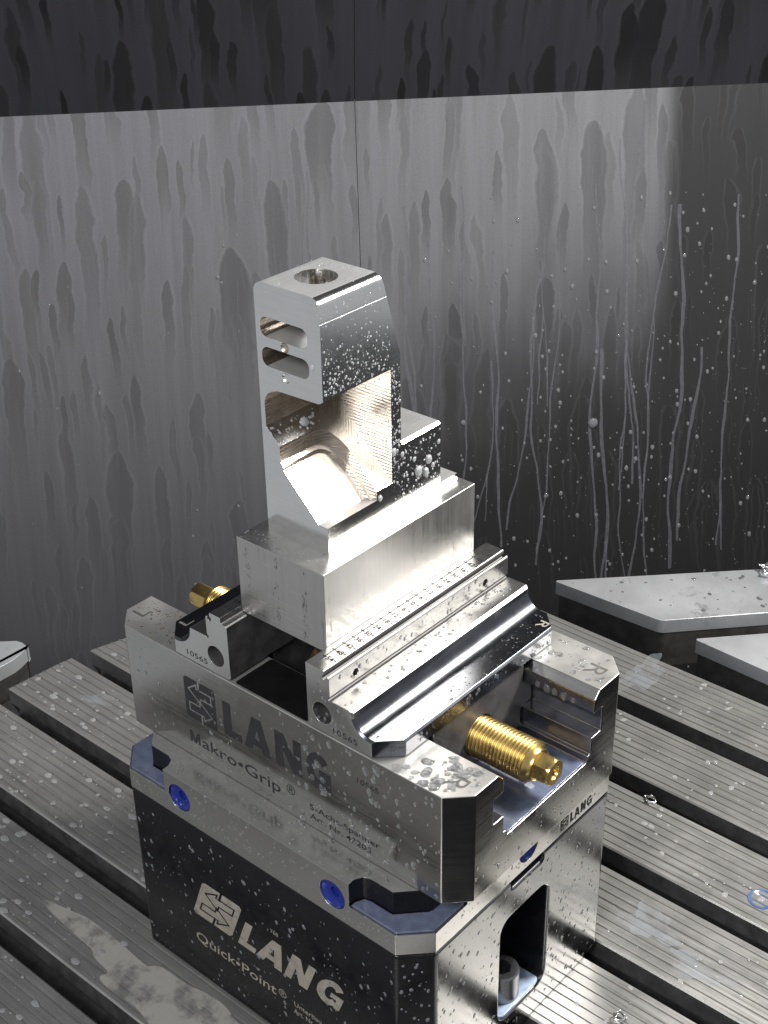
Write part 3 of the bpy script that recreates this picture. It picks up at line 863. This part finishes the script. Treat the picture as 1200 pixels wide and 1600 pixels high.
d.scatter((89, 27, 304.4), (5.5, 0, -5.5), (0, 26, 0), (1, 0, 1), 90, 0.2, 0.75, 0.45)
d.add((92, 44.5, 301.6), (1, 0, 1), 2.1, 0.5, 1.2, (0, 1, 0), 16)
d.scatter((100, 67.0, 290), (20, 0, 0), (0, 0, 30), (0, -1, 0), 70, 0.15, 0.6, 0.4, 1.3, DN, ok=lambda p: p.x + p.z > 396)
d.scatter((85.6, 26, 258), (34, 0, 0), (0, 0, 108), (0, -1, 0), 28, 0.12, 0.4, 0.4, 1.2, DN, ok=lambda p: p.z > 356 or p.x + p.z < 376)
d.add((115.7, 26, 339.2), (0, -1, 0), 1.1, 0.45, 1.4, DN, 12)
d.scatter((118, 27, 254.8), (10.6, 0, 0), (0, 86, 0), (0, 0, 1), 110, 0.2, 0.7, 0.35, ok=lambda p: p.x > 121.5)
d.scatter((78.8, 14, 254.8), (48, 0, 0), (0, 11.4, 0), (0, 0, 1), 60, 0.12, 0.4, 0.4)
d.make('coolant_droplets', M['milk'], 'fine coolant droplets beaded on the milled aluminium part', (103, 64, 300))
# on the vise
d = Drops()
d.scatter((11, 0, 131), (190, 0, 0), (0, 0, 54), (0, -1, 0), 360, 0.2, 1.0, 0.32, 1.7, DN, 2.8)
d.scatter((120, 0, 131), (80, 0, 0), (0, 0, 54), (0, -1, 0), 90, 0.5, 1.7, 0.32, 1.7, DN, 2.0)
d.scatter((168, 1.5, B), (41, 0, 0), (0, 22, 0), (0, 0, 1), 95, 0.5, 2.4, 0.30, 1.5, None, 2.0, ok=lambda p: p.x < 210 and p.x - p.y < 199 and (p.x - p.y > 167), seg=12)
d.scatter((168, 101, B), (41, 0, 0), (0, 22, 0), (0, 0, 1), 60, 0.35, 1.8, 0.30, 1.5, None, 2.5, ok=lambda p: p.x + p.y < 324 and (p.x > 176 or p.x + p.y > 293), seg=12)
d.scatter((30, 29 * 0 + W - 25.2, 176), (178, 0, 0), (0, 4, -4), (0, -0.7, 0.7), 0, 0.3, 1.2)
d.scatter((168, W - 29, 176), (42, 0, 0), (0, 3.6, 9), (0, -1, 0.3), 60, 0.25, 0.8, 0.35, 1.3, DN)
for x, r in ((181, 1.5), (186, 2.0), (190, 1.6), (195, 1.8), (200, 1.3)):
    d.add((x, W - 29.05, 177.3), (0, -1, 0), r, 0.4, 1.3, DN, 12)
d.scatter((143.6, 2, 205.35), (9, 0, 0), (0, 120, 0), (0, 0, 1), 90, 0.25, 1.1, 0.32, 1.4)
d.scatter((142.1, 2, 207.5), (0, 120, 0), (0, 0, 8), (1, 0, 0), 70, 0.25, 1.2, 0.3, 1.6, DN)
d.scatter((161, 3, 195.2), (12, 0, 0), (0, 118, 0), (0, 0, 1), 170, 0.15, 0.6, 0.4, 1.3, ok=lambda p: p.x - 163 < p.y and p.x - 163 < 124 - p.y)
d.scatter((130, 0.4, 189), (22, 0, 0), (0, 0, 26), (0, -1, 0), 60, 0.25, 0.8, 0.32, 1.5, DN, ok=lambda p: p.x < 140 or p.z < 203)
d.scatter((174.8, 10, 188), (0, 104, 0), (0, 0, 5), (1, 0, 0), 50, 0.3, 1.2, 0.4, 1.3, DN)
d.scatter((211.4, 11, 131), (0, 104, 0), (0, 0, 18), (1, 0, 0), 90, 0.25, 1.0, 0.35, 1.4, DN)
d.scatter((14, 3, B), (36, 0, 0), (0, 20, 0), (0, 0, 1), 120, 0.15, 0.5, 0.3)
d.make('coolant_droplets', M['drop'], 'clear coolant droplets beaded on the steel vise', (105, 62, 170))
d = Drops()
d.scatter((3, 3, B), (48, 0, 0), (0, 21, 0), (0, 0, 1), 170, 0.12, 0.55, 0.25, 2.0, None, 2.2, ok=lambda p: p.x + p.y > 12)
d.make('dirt_specks', plain('brown_dirt', (0.09, 0.065, 0.045), 0.6), 'brown dirt specks on the left end of the vise rail', (20, 12, B))['category'] = 'dirt'
# on the riser and plate
d = Drops()
d.scatter((22, Y0, 3), (168, 0, 0), (0, 0, 96), (0, -1, 0), 380, 0.2, 1.0, 0.35, 1.9, (0.3, 0, -1), 2.8)
d.scatter((192, Y0 + 1.5, 3), (9, 9, 0), (0, 0, 96), (1, -1, 0), 60, 0.3, 1.0, 0.35, 1.6, DN)
d.make('coolant_droplets', M['wall_drop'], 'pale coolant droplets on the black front of the riser', (105, -16, 0))
d = Drops()
d.scatter((X1, -3, 2), (0, 131, 0), (0, 0, 100), (1, 0, 0), 620, 0.22, 1.0, 0.34, 1.7, (0, -0.3, -1), 2.2, ok=lambda p: not (43 < p.y < 82 and 16 < p.z < 83) and not (50 < p.y < 76 and p.z > 98))
d.scatter((22, Y0, 106), (168, 0, 0), (0, 0, 9), (0, -1, 0), 160, 0.25, 0.9, 0.35, 1.5, DN)
d.scatter((48, Y0, 116), (114, 0, 0), (0, 0, 12), (0, -1, 0), 110, 0.25, 0.9, 0.35, 1.5, DN, ok=lambda p: abs(p.x - 57.1) > 9 and abs(p.x - 154.7) > 9)
d.scatter((X1, 0, 106), (0, 125, 0), (0, 0, 9), (1, 0, 0), 70, 0.25, 0.8, 0.35, 1.5, DN)
d.scatter((48, -15, BB), (112, 0, 0), (0, 14.5, 0), (0, 0, 1), 220, 0.2, 0.8, 0.25, 1.5)
d.make('coolant_droplets', M['drop'], 'clear droplets running down the steel end of the riser', (202, 62, 0))
# on the table
d = Drops()
in_riser = lambda p: X0 - 1 < p.x < X1 + 1 and Y0 - 1 < p.y < Y1 + 1
def on_land(p):
    f = ((p.y - CEN.y) / PITCH) % 1.0
    return SW / 2 / PITCH + 0.02 < f < 1 - SW / 2 / PITCH - 0.02 and (p.x - CEN.x) ** 2 + (p.y - CEN.y) ** 2 < (R_T - 3) ** 2 and not in_riser(p)
d.scatter((-222, -140, 0), (240, 0, 0), (0, 300, 0), (0, 0, 1), 520, 0.5, 2.1, 0.16, 1.8, (1, 0, 0), 1.7, ok=on_land, seg=12)
d.scatter((-222, -140, 0), (240, 0, 0), (0, 300, 0), (0, 0, 1), 900, 0.2, 0.55, 0.3, 1.4, None, 2.0, ok=on_land)
d.make('coolant_droplets', M['spot'], 'milky coolant spots on the left half of the table', (0, 0, 0))
d = Drops()
d.scatter((90, 90, 0), (240, 0, 0), (0, 300, 0), (0, 0, 1), 500, 0.3, 1.6, 0.14, 1.6, None, 2.4, ok=on_land)
d.make('coolant_droplets', M['spot'], 'clear coolant drops on the right half of the table', (200, 200, 0))
d = Drops()
for _ in range(70):
    u = random.uniform(170, 330); v = random.uniform(275, 329)
    if v > 331 - (u - 158) * 0.9 or u > 224: d.add(uvz(u, v, 0), (0, 0, 1), 0.3 + 1.3 * random.random() ** 3, 0.25, 1.5, None, 10)
d.make('coolant_droplets', M['drop'], 'coolant drops on the long pointed cover plate', uvz(250, 300, 0))
# on the wall
d = Drops()
def wall_ok(p):
    u = (p - CEN).dot(UU)
    return random.random() < (0.05 if u < 40 else min(1, (u - 40) / 150))
for _ in range(3200):
    u = random.uniform(-250, 380); z = random.uniform(-230, 240)
    k = 0.03 if u < 60 else min(1.0, (u - 60) / 120) * (0.25 + 0.75 * math.exp(-((z - 30) / 120) ** 2))
    if random.random() > k: continue
    d.add(on_wall(u, z) + WN * 0.1, WN, 0.3 + 1.5 * random.random() ** 3.5, 0.45, 1.4, DN)
d.add(on_wall(222, 41) + WN * 0.1, WN, 4.2, 0.6, 1.1, DN, 18)
d.make('coolant_droplets', M['wall_drop'], 'coolant drops clinging to the dark back wall', uvz(100, 500, 0))

# thin dried trickles down the right half of the wall
rb = bmesh.new()
def trickle(u, z, z_end, w, depth=0):
    pts = []; drift = 0.0
    while z > z_end:
        pts.append((u, z)); drift = drift * 0.8 + random.uniform(-0.8, 0.8)
        u += drift; z -= random.uniform(5, 9)
        if depth < 2 and random.random() < 0.02:
            trickle(u, z, max(z_end, z - random.uniform(60, 160)), w * 0.8, depth + 1)
    if len(pts) < 3: return
    prev = None
    for i, (a, b) in enumerate(pts):
        ww = w * (1 + 0.25 * math.sin(i * 0.6 + w * 40))
        p = on_wall(a, b)
        q = [rb.verts.new(p - UU * ww + WN * 0.15), rb.verts.new(p + WN * (0.15 + 0.25)), rb.verts.new(p + UU * ww + WN * 0.15)]
        if prev:
            rb.faces.new((prev[0], q[0], q[1], prev[1])); rb.faces.new((prev[1], q[1], q[2], prev[2]))
        prev = q
for k in range(17):
    trickle(60 + k * 17 + random.uniform(-9, 9), random.uniform(90, 300), random.uniform(-260, -20), random.uniform(0.6, 1.3))
for _ in range(8):
    trickle(random.uniform(-260, 70), random.uniform(120, 280), random.uniform(60, 150), random.uniform(0.3, 0.6))
tag(link('coolant_trickles', rb, M['rivulet'], None, angle=180, mats='keep', base=uvz(150, 500, -250)), 'pale meandering coolant trickles on the right of the wall', 'trickles', kind='stuff')

# puddles of milky coolant on the table lands
def puddle(name, cx, cy, rx, ry, mat, label, ang=0.0, z=0.15):
    bm = bmesh.new(); n = 96; ring = []; ca, sa = math.cos(ang), math.sin(ang)
    for i in range(n):
        a = 2 * math.pi * i / n
        k = 1 + 0.24 * math.sin(3 * a + cx) + 0.15 * math.sin(5 * a + cy) + 0.08 * math.sin(11 * a + cx)
        x, y = rx * k * math.cos(a), ry * k * math.sin(a)
        ring.append(bm.verts.new((cx + x * ca - y * sa, cy + x * sa + y * ca, z)))
    bm.faces.new(ring)
    bmesh.ops.triangulate(bm, faces=bm.faces[:])
    return tag(link(name, bm, mat, None, base=(cx, cy, 0)), label, 'puddle')
puddle('coolant_puddle', 62, -38, 78, 15, M['film'], 'pale wet patch on the table in front of the riser', 0.0)
puddle('coolant_puddle', 216, 160, 15, 11, M['film_blue'], 'bluish puddle touching the far right foot of the riser')
puddle('coolant_puddle', 252, 150, 16, 7, M['film_blue'], 'bluish branching puddle right of the riser, second land')
puddle('coolant_puddle', 96, 350, 10, 22, M['film_blue'], 'bluish puddle on the land under the pointed cover plate')
puddle('coolant_puddle', -165, 100, 12, 5, M['film_blue'], 'small pale puddle on the left rim of the table', 0.5)

# chips
def chip(x, y, z, s, label):
    bm = bmesh.new(); prev = None; n = 16
    for i in range(n):
        a = i * 0.75; r = s * (0.35 + 0.5 * random.random())
        p = Vector((x + r * math.cos(a), y + r * math.sin(a), z + s * 0.5 * abs(math.sin(i * 1.3)) + 0.1)); w = s * 0.22
        q = [bm.verts.new(p), bm.verts.new(p + Vector((random.uniform(-w, w), random.uniform(-w, w), w * 1.3)))]
        if prev: bm.faces.new((prev[0], q[0], q[1], prev[1]))
        prev = q
    o = link('metal_chip', bm, M['chip'], None, base=(x, y, z), mats='keep')
    md = o.modifiers.new('t', 'SOLIDIFY'); md.thickness = 0.0003
    return tag(o, label, 'chip', 'loose metal chips')
p = uvz(316, 322, 0)
chip(p.x, p.y, 0.3, 9, 'curly clump of chips on the long grey cover plate')
chip(166, 244.5, -1.5, 5, 'bright chip caught at a slot edge right of the vise')
chip(238, 96, 0.2, 4.5, 'bright chip on the ribbed table by the bottom edge')
chip(-35, -78, 0.2, 3, 'bright chip on the table at lower left')
